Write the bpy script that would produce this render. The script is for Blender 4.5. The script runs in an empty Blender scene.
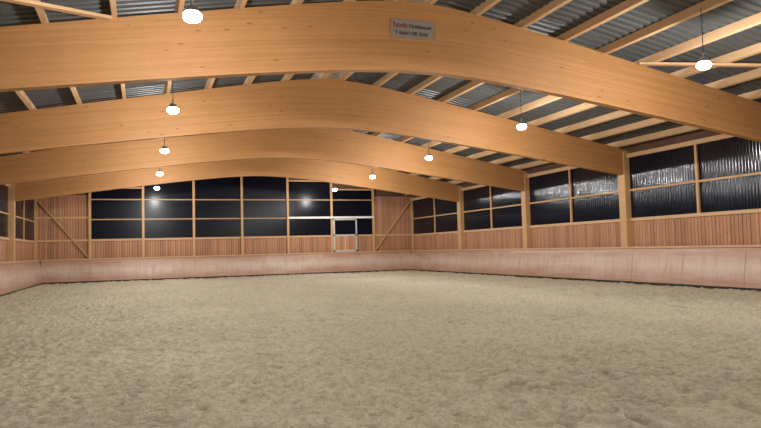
import bpy, math, random
import numpy as np
from mathutils import Matrix, Vector
random.seed(3)
S = bpy.context.scene
try:
    S.view_settings.view_transform = 'Standard'
    S.view_settings.look = 'None'
except Exception as e:
    print(e)

# ------------------------------------------------ hall dimensions (metres)
XL, XR = -6.05, 18.2
XC = (XL+XR)/2
YB, YF = 43.0, -14.9
BEAMS = [13.8+7.15*i for i in range(-3, 4)]
LROWS = [10.5+7.15*i for i in range(-3, 5)]
LX = [0.75, 11.3]
SILL = 2.5; WTOP = 4.95; KICK = 1.42
def ztop(x):
    t = abs(x-XC); return 7.33-(math.sqrt(.0625+(.19*t)**2)-.25)
def zbot(x):
    t = abs(x-XC); return 5.69-(math.sqrt(.1225+(.145*t)**2)-.35)

# ------------------------------------------------ mesh builder
class MB:
    def __init__(s): s.v=[]; s.f=[]; s.m=[]; s.sm=[]; s.uv=None
    def box(s, x0,x1,y0,y1,z0,z1, m=0):
        b=len(s.v)
        s.v += [(x0,y0,z0),(x1,y0,z0),(x1,y1,z0),(x0,y1,z0),(x0,y0,z1),(x1,y0,z1),(x1,y1,z1),(x0,y1,z1)]
        for q in ((0,3,2,1),(4,5,6,7),(0,1,5,4),(1,2,6,5),(2,3,7,6),(3,0,4,7)):
            s.f.append(tuple(b+i for i in q)); s.m.append(m); s.sm.append(False)
    def beam(s, p, q, w, h, m=0, up=Vector((0,0,1))):
        p=Vector(p); q=Vector(q); d=(q-p).normalized()
        side=d.cross(up).normalized(); u=side.cross(d).normalized()
        b=len(s.v)
        for c in (p,q):
            for a,e in ((-1,-1),(1,-1),(1,1),(-1,1)):
                s.v.append(tuple(c+side*(a*w/2)+u*(e*h/2)))
        for f in ((3,2,1,0),(4,5,6,7),(0,1,5,4),(1,2,6,5),(2,3,7,6),(3,0,4,7)):
            s.f.append(tuple(b+i for i in f)); s.m.append(m); s.sm.append(False)
    def lathe(s, prof, c, n=24, m=0, smooth=True):
        b=len(s.v)
        for r,z in prof:
            for k in range(n):
                a=2*math.pi*k/n
                s.v.append((c[0]+r*math.cos(a), c[1]+r*math.sin(a), c[2]+z))
        for i in range(len(prof)-1):
            for k in range(n):
                k2=(k+1)%n
                s.f.append((b+i*n+k,b+i*n+k2,b+(i+1)*n+k2,b+(i+1)*n+k)); s.m.append(m); s.sm.append(smooth)
    def sheet(s, pts_a, pts_b, m=0, smooth=True):
        b=len(s.v); n=len(pts_a); s.v+=list(pts_a)+list(pts_b)
        for i in range(n-1):
            s.f.append((b+i,b+i+1,b+n+i+1,b+n+i)); s.m.append(m); s.sm.append(smooth)
    def obj(s, name, mats, parent=None, bevel=0):
        me=bpy.data.meshes.new(name); me.from_pydata(s.v,[],s.f)
        for m in mats: me.materials.append(m)
        me.polygons.foreach_set('material_index', s.m)
        me.polygons.foreach_set('use_smooth', s.sm)
        me.update()
        o=bpy.data.objects.new(name,me); S.collection.objects.link(o)
        if parent: o.parent=parent
        if bevel:
            md=o.modifiers.new('bev','BEVEL'); md.width=bevel; md.segments=2; md.limit_method='ANGLE'
        return o

# ------------------------------------------------ materials
def newmat(name):
    m=bpy.data.materials.new(name); m.use_nodes=True
    nt=m.node_tree; b=nt.nodes['Principled BSDF']
    return m,nt,b
def N(nt,t,**k):
    n=nt.nodes.new(t)
    for a,v in k.items(): setattr(n,a,v)
    return n
def mth(nt,op,a,b=None):
    n=N(nt,'ShaderNodeMath',operation=op)
    for i,x in enumerate((a,b)):
        if x is None: continue
        if isinstance(x,(int,float)): n.inputs[i].default_value=x
        else: nt.links.new(x,n.inputs[i])
    return n.outputs[0]
def mix(nt,f,a,b,mode='MIX'):
    n=N(nt,'ShaderNodeMix',data_type='RGBA',blend_type=mode)
    for i,x in ((0,f),(6,a),(7,b)):
        if isinstance(x,(int,float)): n.inputs[i].default_value=x
        elif isinstance(x,tuple): n.inputs[i].default_value=(*x,1)
        else: nt.links.new(x,n.inputs[i])
    return n.outputs[2]
def noise(nt,vec,scale,sc=(1,1,1),detail=4,rough=.55):
    mp=N(nt,'ShaderNodeMapping'); mp.inputs['Scale'].default_value=sc
    nt.links.new(vec,mp.inputs[0])
    n=N(nt,'ShaderNodeTexNoise'); n.inputs['Scale'].default_value=scale
    n.inputs['Detail'].default_value=detail; n.inputs['Roughness'].default_value=rough
    nt.links.new(mp.outputs[0],n.inputs['Vector']); return n.outputs[0]
def ramp(nt,f,a,b):
    n=N(nt,'ShaderNodeMapRange'); n.inputs[1].default_value=a; n.inputs[2].default_value=b
    nt.links.new(f,n.inputs[0]); return n.outputs[0]
def bump(nt,b,h,st,dist=.01):
    n=N(nt,'ShaderNodeBump'); n.inputs['Strength'].default_value=st; n.inputs['Distance'].default_value=dist
    nt.links.new(h,n.inputs['Height']); nt.links.new(n.outputs[0],b.inputs['Normal'])

def wood_mat(name, c1, c2, grain=(1,1,1), unit=None, rough=.6, coord='Object', lam=None, knots=True):
    m,nt,b=newmat(name)
    tc=N(nt,'ShaderNodeTexCoord'); v=tc.outputs[coord]
    sx=N(nt,'ShaderNodeSeparateXYZ'); nt.links.new(v,sx.inputs[0])
    g=noise(nt,v,6,grain,6,.65)
    col=mix(nt,ramp(nt,g,.25,.75),c1,c2)
    big=noise(nt,v,.8,(1,1,1),2)
    col=mix(nt,mth(nt,'MULTIPLY',ramp(nt,big,.3,.7),.25),col,tuple(x*.75 for x in c1))
    if unit:  # per board tone
        u=mth(nt,'FLOOR',mth(nt,'DIVIDE',mth(nt,'ADD',sx.outputs[0],sx.outputs[1]),unit))
        wn=N(nt,'ShaderNodeTexWhiteNoise',noise_dimensions='1D'); nt.links.new(u,wn.inputs['W'])
        col=mix(nt,mth(nt,'MULTIPLY',wn.outputs[0],.6),col,tuple(x*.5 for x in c1))
    if lam:   # glulam lamellas: v = height over lower edge
        row=mth(nt,'DIVIDE',sx.outputs[1],lam); fl=mth(nt,'FLOOR',row); fr=mth(nt,'FRACT',row)
        wn=N(nt,'ShaderNodeTexWhiteNoise',noise_dimensions='2D')
        seg=mth(nt,'FLOOR',mth(nt,'ADD',mth(nt,'DIVIDE',sx.outputs[0],3.7),mth(nt,'MULTIPLY',fl,.37)))
        cb=N(nt,'ShaderNodeCombineXYZ'); nt.links.new(fl,cb.inputs[0]); nt.links.new(seg,cb.inputs[1])
        nt.links.new(cb.outputs[0],wn.inputs['Vector'])
        col=mix(nt,mth(nt,'MULTIPLY',wn.outputs[0],.40),col,tuple(x*.65 for x in c1))
        line=mth(nt,'LESS_THAN',fr,.08)
        col=mix(nt,mth(nt,'MULTIPLY',line,.35),col,tuple(x*.45 for x in c1))
    if knots:
        mp=N(nt,'ShaderNodeMapping'); mp.inputs['Scale'].default_value=tuple(max(.3,min(1,x*.5)) for x in grain)
        nt.links.new(v,mp.inputs[0])
        vo=N(nt,'ShaderNodeTexVoronoi'); vo.inputs['Scale'].default_value=4.5; nt.links.new(mp.outputs[0],vo.inputs['Vector'])
        k=mth(nt,'LESS_THAN',vo.outputs['Distance'],.085)
        col=mix(nt,mth(nt,'MULTIPLY',k,.6),col,tuple(x*.3 for x in c1))
    nt.links.new(col,b.inputs['Base Color']); b.inputs['Roughness'].default_value=rough
    bump(nt,b,g,.12,.01)
    return m

glulam=wood_mat('glulam_spruce',(.46,.215,.070),(.56,.285,.105),(.5,9,1),rough=.62,coord='UV',lam=.042)
timber_y=wood_mat('timber_purlin',(.54,.33,.17),(.66,.44,.25),(8,.4,8),rough=.65)
timber_x=wood_mat('timber_rail',(.54,.32,.16),(.66,.42,.23),(.4,8,8),rough=.65)
timber_z=wood_mat('timber_post',(.50,.28,.12),(.62,.38,.18),(8,8,.4),rough=.6)
boards=wood_mat('larch_boards',(.47,.21,.11),(.59,.32,.18),(6,6,.4),unit=.15,rough=.7)
backing=wood_mat('backing_wood',(.10,.05,.03),(.14,.07,.045),(6,6,.4),rough=.9,knots=False)

def simple(name,c,rough=.5,metal=0,em=None,es=0,spec=.5):
    m,nt,b=newmat(name)
    tc=N(nt,'ShaderNodeTexCoord'); g=noise(nt,tc.outputs['Object'],9,(1,1,1),3)
    nt.links.new(mix(nt,mth(nt,'MULTIPLY',g,.35),c,tuple(x*.7 for x in c)),b.inputs['Base Color'])
    b.inputs['Roughness'].default_value=rough; b.inputs['Metallic'].default_value=metal
    b.inputs['Specular IOR Level'].default_value=spec
    if em: b.inputs['Emission Color'].default_value=(*em,1); b.inputs['Emission Strength'].default_value=es
    return m
glass=simple('dark_polycarbonate',(.004,.006,.013),.12,spec=.22)
glassf=simple('night_glass',(.004,.005,.010),.22,spec=.10)
roofm=simple('grey_roof_sheet',(.08,.084,.085),.6,spec=.3)
ridgem=simple('translucent_ridge_sheet',(.55,.58,.56),.3)
alu=simple('aluminium',(.62,.62,.6),.4,.6)
black=simple('black_rubber',(.02,.02,.02),.6)
white=simple('white_paint',(.75,.74,.7),.5)
signm=simple('sign_grey',(.27,.25,.22),.5)
red=simple('sign_red',(.22,.03,.02),.5)
lampbody=simple('lamp_housing',(.45,.45,.46),.4,.5)
lens=simple('lamp_lens',(.9,.9,.9),.3,0,(.93,.97,1.0),40)

# kick board ply
def kickmat():
    m,nt,b=newmat('kickboard_ply')
    tc=N(nt,'ShaderNodeTexCoord'); v=tc.outputs['Object']
    sx=N(nt,'ShaderNodeSeparateXYZ'); nt.links.new(v,sx.inputs[0])
    g=noise(nt,v,2.2,(.25,.25,4),6,.65)
    st=noise(nt,v,4.0,(1,1,.12),5,.7)
    col=mix(nt,ramp(nt,g,.3,.7),(.35,.18,.115),(.50,.30,.21))
    d=noise(nt,v,1.1,(.5,.5,1.6),5,.6)
    dz=mth(nt,'SUBTRACT',1.0,mth(nt,'MULTIPLY',mth(nt,'ABSOLUTE',mth(nt,'SUBTRACT',sx.outputs[2],.72)),2.0))
    dust_sheen=mth(nt,'MULTIPLY',ramp(nt,mth(nt,'ADD',mth(nt,'MULTIPLY',dz,.6),mth(nt,'SUBTRACT',d,.38)),.05,.75),.85)  # dust noise plus a painted pale highlight band at mid height
    col=mix(nt,dust_sheen,col,(.62,.50,.41))
    col=mix(nt,mth(nt,'MULTIPLY',ramp(nt,st,.48,.7),.55),col,(.38,.22,.15))
    nt.links.new(col,b.inputs['Base Color']); b.inputs['Roughness'].default_value=.38
    bump(nt,b,g,.1,.01); return m
kickm=kickmat()

def sandmat():
    m,nt,b=newmat('arena_sand')
    tc=N(nt,'ShaderNodeTexCoord'); v=tc.outputs['Object']
    sx=N(nt,'ShaderNodeSeparateXYZ'); nt.links.new(v,sx.inputs[0])
    a=noise(nt,v,.3,(1,.5,1),4,.6); f=noise(nt,v,12,(1,1,1),6,.8); gr=noise(nt,v,55,(1,1,1),4,.8)
    mid=noise(nt,v,4.0,(1,.8,1),6,.8)
    col=mix(nt,ramp(nt,a,.35,.65),(.74,.64,.45),(.86,.76,.55))
    col=mix(nt,mth(nt,'MULTIPLY',ramp(nt,mid,.47,.64),.40),col,(.50,.42,.29))
    col=mix(nt,mth(nt,'MULTIPLY',ramp(nt,f,.47,.58),.50),col,(.38,.315,.21))
    col=mix(nt,mth(nt,'MULTIPLY',ramp(nt,gr,.5,.60),.55),col,(.95,.87,.68))
    dent_shade=ramp(nt,sx.outputs[2],.0,-.05)      # low spots darkened: relief shading painted into the sand colour
    col=mix(nt,mth(nt,'MULTIPLY',dent_shade,.55),col,(.34,.28,.18))
    nt.links.new(col,b.inputs['Base Color']); b.inputs['Roughness'].default_value=.95
    b.inputs['Specular IOR Level'].default_value=.15
    h=mth(nt,'ADD',f,mth(nt,'MULTIPLY',gr,.35))
    bump(nt,b,h,1.0,.09); return m
sand=sandmat()

# ------------------------------------------------ floor (real relief)
def hsh(ix,iy,s):
    n=np.sin(ix*127.1+iy*311.7+s*74.7)*43758.5453
    return n-np.floor(n)
def vn(x,y,s):
    ix=np.floor(x); iy=np.floor(y); fx=x-ix; fy=y-iy
    fx=fx*fx*(3-2*fx); fy=fy*fy*(3-2*fy)
    a=hsh(ix,iy,s); b=hsh(ix+1,iy,s); c=hsh(ix,iy+1,s); d=hsh(ix+1,iy+1,s)
    return (a*(1-fx)+b*fx)*(1-fy)+(c*(1-fx)+d*fx)*fy-.5
ys=[YF+.0]
while ys[-1]<4.5: ys.append(ys[-1]+.6)
while ys[-1]<YB: ys.append(ys[-1]+.022*(max(ys[-1],5)/6)**1.1)
ys=np.array(ys); ys[-1]=YB
xs=np.linspace(XL,XR,841); nx=len(xs); ny=len(ys)
X,Y=np.meshgrid(xs,ys)
wx=X+.5*vn(X*.4,Y*.4,9)+.12*vn(X*2,Y*2,19); wy=Y+.5*vn(X*.4,Y*.4,10)+.16*vn(X*1.7,Y*1.7,20)
Z=.03*vn(wx*.5,wy*.5,1)+.035*vn(wx*2.4,wy*2.4,2)+.05*vn(wx*5.7,wy*5.7,3)+.055*vn(wx*12,wy*12,4)+.02*vn(wx*22,wy*22,5)
msk=np.clip(vn(X*.35+4,Y*.22,5)*4+.5,0,1)
d1=(wx*.30+wy*.95)/.19; Z+=.016*np.sin(2*math.pi*d1)*msk
msk2=np.clip(vn(X*.5,Y*.12,6)*4+.2,0,1)
Z+=.010*np.sin(2*math.pi*(wx*.97-wy*.25)/.22)*msk2
for (c0,c1,c2) in ((-.9,.04,.004),(.75,.04,.004),(-2.6,.16,-.002),(-1.0,.16,-.002),(2.4,-.02,.006),(4.0,-.02,.006),(6.6,.25,0),(8.3,.25,0)):
    u=X-(c0+c1*Y+c2*Y*Y)+.2*vn(X*.1,Y*.3,31); bandm=np.exp(-(u/.24)**6)*np.clip(.55+1.6*vn(X*.8,Y*.5,33),0,1)
    lug=np.sin(2*math.pi*(Y+.55*np.abs(u))/.19)
    Z=Z*(1-.5*bandm)+bandm*(.028*lug-.015)
cell=.36
cx=np.floor(X/cell); cy=np.floor(Y/cell); D=np.full(X.shape,9.)
for i in (-1,0,1):
    for j in (-1,0,1):
        px=(cx+i+hsh(cx+i,cy+j,11))*cell; py=(cy+j+hsh(cx+i,cy+j,12))*cell
        on=hsh(cx+i,cy+j,13)<.42
        D=np.where(on,np.minimum(D,np.hypot(X-px,Y-py)),D)
Z+= -.05*np.exp(-(D/.055)**2)+.022*np.exp(-((D-.10)/.03)**2)
Z-=Z.mean()
co=np.stack([X,Y,Z],-1).reshape(-1,3)
idx=np.arange(nx*ny).reshape(ny,nx)
q=np.stack([idx[:-1,:-1],idx[:-1,1:],idx[1:,1:],idx[1:,:-1]],-1).reshape(-1,4)
me=bpy.data.meshes.new('floor'); me.vertices.add(len(co)); me.vertices.foreach_set('co',co.ravel())
me.loops.add(q.size); me.loops.foreach_set('vertex_index',q.ravel())
me.polygons.add(len(q)); me.polygons.foreach_set('loop_start',np.arange(0,q.size,4)); me.polygons.foreach_set('loop_total',np.full(len(q),4))
me.update(calc_edges=True); me.polygons.foreach_set('use_smooth',np.ones(len(q),bool)); me.materials.append(sand)
S.collection.objects.link(bpy.data.objects.new('floor',me))

# ------------------------------------------------ glulam beams
def glubeam(yc,name='glulam_roof_beam',w=.22):
    n=60; x0,x1=XL+.05,XR-.05; V=[];F=[];UV=[]
    for i in range(n+1):
        x=x0+(x1-x0)*i/n; b=zbot(x); t=ztop(x)
        for y in (yc-w/2,yc+w/2): V+= [(x,y,b),(x,y,t)]
    def uv(i,k): 
        x,y,z=V[i]; return (x+yc*3.1, (z-zbot(x)) if k==0 else (y-yc)+ .5+z*0)
    for i in range(n):
        a=i*4; c=a+4
        F.append((a,c,c+1,a+1)); UV.append(0)
        F.append((a+2,a+3,c+3,c+2)); UV.append(0)
        F.append((a,a+2,c+2,c)); UV.append(1)
        F.append((a+1,c+1,c+3,a+3)); UV.append(1)
    F.append((0,1,3,2)); UV.append(0); e=n*4; F.append((e,e+2,e+3,e+1)); UV.append(0)
    me=bpy.data.meshes.new(name); me.from_pydata(V,[],F); me.materials.append(glulam)
    ul=me.uv_layers.new(name='UVMap')
    for p,k in zip(me.polygons,UV):
        for li in p.loop_indices: 
            u=uv(me.loops[li].vertex_index,k)
            ul.data[li].uv = u if k==0 else (u[0], .012+.0*u[1])
    o=bpy.data.objects.new(name,me); S.collection.objects.link(o)
    return o
for y in BEAMS: glubeam(y)

# posts under beams
for y in BEAMS:
    for sx,side in ((XR,-1),(XL,1)):
        m=MB(); xi=sx+side*.27; xo=sx+side*.005
        a,b=sorted((xo,xi))
        m.box(a,b,y-.13,y+.13,0,zbot(xi)-.005)
        for s2 in (-1,1):
            ya=y+s2*.13; yb=y+s2*.19
            m.box(a,b,min(ya,yb),max(ya,yb),1.2,ztop(xi)-.1)
        m.obj('timber_post',[timber_z],bevel=.008)

# ------------------------------------------------ roof: purlins + corrugated sheet
P=MB()
for sgn in (-1,1):
    t=.35
    while t<12.3:
        x=XC+sgn*t; 
        z=ztop(x)+.11
        up=Vector((sgn*.19,0,1)).normalized()
        P.beam((x,YF,z),(x,YB+.3,z),.10,.22,0,up)
        t+=1.25
P.obj('roof_purlins',[timber_y])
R=MB()
pitch=.25; prof=[(0,0),(.10,0),(.13,.045),(.21,.045)]
yy=[];zz=[]
y=YF-.3
while y<YB+.5:
    for a,b in prof: yy.append(y+a+.0); zz.append(b)
    y+=pitch
for sgn in (-1,1):
    stops=[0,.6,4,8,13.0]
    for a,b in zip(stops[:-1],stops[1:]):
        def row(t):
            x=XC+sgn*t; return [(x,Y_,ztop(x)+.225+z_) for Y_,z_ in zip(yy,zz)]
        R.sheet(row(a),row(b),1 if b<=.7 else 0,False)
R.obj('ceiling',[roofm,ridgem])

W=MB()
def brace(x0,y0,x1,y1):
    W.beam((x0,y0,ztop(x0)-.03),(x1,y1,ztop(x1)-.03),.16,.06)
brace(12.4,13.6,17.8,8.9)
brace(-.6,13.6,-5.6,9.2)
W.obj('wind_brace',[timber_x])

# ------------------------------------------------ kick boards
def kick(name, p0, p1, inward):
    p0=Vector(p0); p1=Vector(p1); d=p1-p0; L=d.length; d.normalize(); inward=Vector(inward)
    m=MB(); n=max(1,round(L/2.5)); st=L/n
    prof=[(.56,.09),(.535,.3),(.49,.6),(.44,.9),(.385,1.2),(.34,KICK-.05)]
    for i in range(n):
        a=p0+d*(i*st+.006); b=p0+d*((i+1)*st-.006)
        fr=[]
        for k,(o,z) in enumerate(prof):
            fr.append((a+inward*o+Vector((0,0,z)), b+inward*o+Vector((0,0,z))))
        for (a1,b1),(a2,b2) in zip(fr[:-1],fr[1:]):
            bb=len(m.v); m.v+=[tuple(a1),tuple(b1),tuple(b2),tuple(a2)]
            m.f.append((bb,bb+1,bb+2,bb+3)); m.m.append(0); m.sm.append(True)
    zc=Vector((0,0,KICK-.03)); m.beam(p0+inward*.335+zc,p1+inward*.335+zc,.11,.07,1)
    zc=Vector((0,0,.055)); m.beam(p0+inward*.50+zc,p1+inward*.50+zc,.04,.12,2)
    for i in range(n+1):
        a=p0+d*min(max(i*st,.35),L-.35)
        m.beam(a+inward*.48+Vector((0,0,.02)),a+inward*.30+Vector((0,0,KICK-.08)),.06,.05,1,up=d)
    return m.obj(name,[kickm,timber_x,black])
kick('kickboard_right',(XR,YF+.05,0),(XR,YB-.05,0),(-1,0,0))
kick('kickboard_left',(XL,YF+.05,0),(XL,YB-.05,0),(1,0,0))
kick('kickboard_back',(XL+.42,YB,0),(XR-.42,YB,0),(0,-1,0))

# ------------------------------------------------ walls of boards
def board_wall_y(m,x,side,y0,y1,z0,z1):
    y=y0
    while y<y1-.02:
        e=min(y+.13,y1); off=random.uniform(0,.012)
        a,b=sorted((x,x+side*(.025+off))); m.box(a,b,y,e,z0,z1); y+=.15
def board_wall_x(m,yw,x0,x1,z0,z1):
    x=x0
    while x<x1-.02:
        e=min(x+.13,x1); off=random.uniform(0,.012)
        m.box(x,e,yw-.025-off,yw,z0,z1); x+=.15
for nm,sx,side in (('wall_right',XR,-1),('wall_left',XL,1)):
    m=MB(); board_wall_y(m,sx,side,YF,YB,.02,SILL-.06)
    a,b=sorted((sx+.001*-side,sx-side*.05)); m2=len(m.m)
    m.box(a,b,YF,YB,0,SILL); 
    for k in range(m2,len(m.m)): m.m[k]=1
    m2=len(m.m)
    a,b=sorted((sx+side*.09,sx-side*.05)); m.box(a,b,YF,YB,SILL-.07,SILL+.05)
    a,b=sorted((sx+side*.11,sx-side*.05)); m.box(a,b,YF,YB,WTOP,WTOP+.16)
    for k in range(m2,len(m.m)): m.m[k]=2
    m2=len(m.m)
    a,b=sorted((sx+side*.02,sx-side*.05)); m.box(a,b,YF,YB,WTOP+.16,ztop(sx)+.2)
    for k in range(m2,len(m.m)): m.m[k]=1
    m.obj(nm,[boards,backing,timber_y])

EDG=[XL+3.03*i for i in range(9)]; EDG[-1]=XR
m=MB()
board_wall_x(m,YB,EDG[1],EDG[7],.02,SILL)
board_wall_x(m,YB,XL,EDG[1],.02,ztop(XL)-.0)
board_wall_x(m,YB,EDG[7],XR,.02,ztop(XR)-.0)
b=len(m.v); n=24
pr=[(XL+(XR-XL)*i/n) for i in range(n+1)]
m.v+=[(x,YB+.02,0) for x in pr]+[(x,YB+.02,ztop(x)+.2) for x in pr]
for i in range(n): m.f.append((b+i,b+i+1,b+n+2+i,b+n+1+i)); m.m.append(1); m.sm.append(False)
k1=len(m.m)
m.box(XL,XR,YB-.10,YB,SILL-.03,SILL+.09)
for k in range(k1,len(m.m)): m.m[k]=2
m.obj('wall_back',[boards,backing,timber_x])
m=MB()
for i,x in enumerate(EDG):
    x=min(max(x,XL+.1),XR-.1)
    m.box(x-.07,x+.07,YB-.16,YB-.03,1.2,ztop(x)-.05)
m.beam((XL+.15,YB-.08,5.0),(EDG[1]-.1,YB-.08,1.5),.05,.14,up=Vector((0,1,0)))
m.beam((XR-.15,YB-.08,5.0),(EDG[7]+.1,YB-.08,1.5),.05,.14,up=Vector((0,1,0)))
m.beam((XL,YB-.07,3.9),(EDG[1],YB-.07,3.9),.05,.12)
m.obj('gable_wall_studs',[timber_z])
m=MB(); m.box(EDG[5],EDG[7],YB-.24,YB-.165,3.72,3.86)
m.obj('sliding_door_track',[white],bevel=.01)
# door
m=MB(); x0,x1=EDG[6]+.05,EDG[6]+1.75
m.box(x0,x0+.11,YB-.29,YB-.25,KICK+.02,3.7); m.box(x1-.11,x1,YB-.29,YB-.25,KICK+.02,3.7)
m.box(x0,x1,YB-.29,YB-.25,3.6,3.70); m.box(x0,x1,YB-.29,YB-.25,2.5,2.62); m.box(x0,x1,YB-.29,YB-.25,KICK+.02,1.56)
m.box(x0+.11,x1-.11,YB-.28,YB-.26,2.62,3.6,1); m.box(x0+.11,x1-.11,YB-.28,YB-.26,1.56,2.5,2)
m.box(x0+.8,x0+.86,YB-.295,YB-.26,1.56,2.5,0)
m.obj('door_1',[alu,glassf,boards])

# windows
wid=[0]
def corr(axis,c,a0,a1,z0,z1,m,mi,amp=.006,p=.12):
    n=int((a1-a0)/p*6) if amp else 1; A=[];B=[]
    for i in range(n+1):
        a=a0+(a1-a0)*i/n; o=c+amp*math.sin(2*math.pi*a/p)
        A.append((a,o,z0) if axis=='x' else (o,a,z0)); B.append((a,o,z1) if axis=='x' else (o,a,z1))
    m.sheet(A,B,mi)
def win(m): 
    wid[0]+=1; return m.obj('window_%d'%wid[0],[timber_z,glass,glassf])
for i in range(1,7):
    x0,x1=EDG[i]+.07,EDG[i+1]-.07; outer=x0 if abs(x0-XC)>abs(x1-XC) else x1
    zt=min(6.7,ztop(outer)-.12); m=MB()
    corr('x',YB-.03,x0,x1,SILL+.09,zt,m,2,amp=0)
    for z in (3.78,5.0): m.box(x0,x1,YB-.09,YB-.05,z-.03,z+.03)
    m.box(x0,x1,YB-.10,YB-.05,zt-.05,zt+.04)
    win(m)
ye=[YF]+BEAMS+[YB]
for sx,side in ((XR,-1),(XL,1)):
    for a,b in zip(ye[:-1],ye[1:]):
        a2,b2=a+.2,b-.2; mid=(a+b)/2
        if b==YB: b2=YB-.17
        m=MB(); corr('y',sx+side*.01,a2,b2,SILL+.05,WTOP,m,1,amp=.004)
        xa,xb=sorted((sx+side*.03,sx+side*.10))
        m.box(xa,xb,mid-.05,mid+.05,SILL+.05,WTOP)
        xa,xb=sorted((sx+side*.03,sx+side*.08))
        for p,q in ((a2,mid-.05),(mid+.05,b2)):
            m.box(xa,xb,p,q,3.62,3.69)
        win(m)
m=MB(); board_wall_x(m,YF,XL,XR,0,5.2); m.v=[(x,2*YF-y,z) for x,y,z in m.v]
b=len(m.v); m.v+=[(x,YF-.03,0) for x in pr]+[(x,YF-.03,ztop(x)+.2) for x in pr]
for i in range(24): m.f.append((b+i,b+i+1,b+26+i,b+25+i)); m.m.append(1); m.sm.append(False)
m.obj('wall_front',[boards,backing])

# ------------------------------------------------ hanging lamps
def lamp(x,y):
    e=bpy.data.objects.new('pendant_lamp',None); S.collection.objects.link(e); e.location=(x,y,5.36)
    m=MB()
    m.lathe([(0,.16),(.05,.16),(.065,.14),(.07,.08),(.10,.07),(.12,.055),(0,.055)],(0,0,0),28,0)
    for k in range(14):
        a=2*math.pi*k/14; c,s=math.cos(a),math.sin(a)
        m.beam((.065*c,.065*s,.11),(.09*c,.09*s,.11),.008,.06,0)
    m.lathe([(.012,.16),(.012,.23),(.03,.24),(.03,.26),(.0,.27)],(0,0,0),10,0)
    m.obj('housing',[lampbody],e)
    m=MB(); m.lathe([(.09,.054),(.12,.045),(.145,.015),(.15,-.02),(.14,-.055),(.11,-.085),(.065,-.10),(0,-.107)],(0,0,0),28,0); m.obj('lens',[lens],e)
    m=MB(); m.lathe([(.008,.26),(.008,ztop(x)+.05-5.36)],(0,0,0),8,0); 
    m.obj('cable',[black],e)
    ld=bpy.data.lights.new('led','POINT'); ld.energy=500; ld.color=(1,.99,.965); ld.shadow_soft_size=.08
    lo=bpy.data.objects.new('led',ld); S.collection.objects.link(lo); lo.parent=e; lo.location=(0,0,-.20)
for x in LX:
    for y in LROWS: lamp(x,y)

# ------------------------------------------------ sign on first visible beam
e=bpy.data.objects.new('company_sign',None); S.collection.objects.link(e)
e.location=(5.92,BEAMS[3]-.115,6.66)
m=MB(); m.box(-.54,.54,-.025,0,-.22,.22); m.obj('panel',[signm],e,bevel=.006)
def text(s,size,x,z,mat,nm):
    c=bpy.data.curves.new(nm,'FONT'); c.body=s; c.size=size; c.extrude=.003; c.materials.append(mat)
    o=bpy.data.objects.new(nm,c); S.collection.objects.link(o); o.parent=e; o.location=(x,-.029,z); o.rotation_euler=(math.pi/2,0,0)
text('hmb',.20,-.50,.02,red,'logo_text')
text('Holzbau.at',.13,-.10,.03,black,'name_text')
text('T 0664 120 3550',.12,-.46,-.14,black,'phone_text')

# ------------------------------------------------ world + camera
w=bpy.data.worlds.new('night'); S.world=w; w.use_nodes=True
w.node_tree.nodes['Background'].inputs[0].default_value=(.02,.025,.04,1)
w.node_tree.nodes['Background'].inputs[1].default_value=.3
cam=bpy.data.cameras.new('camera'); co=bpy.data.objects.new('camera',cam); S.collection.objects.link(co)
cam.sensor_width=36; cam.lens=650/761*36; cam.clip_end=200
M=Matrix.Rotation(math.radians(-20.1),4,'Z')@Matrix.Rotation(math.radians(90+3.03),4,'X')@Matrix.Rotation(math.radians(-1.43),4,'Z')
co.matrix_world=Matrix.Translation((0,0,1.6))@M
S.camera=co
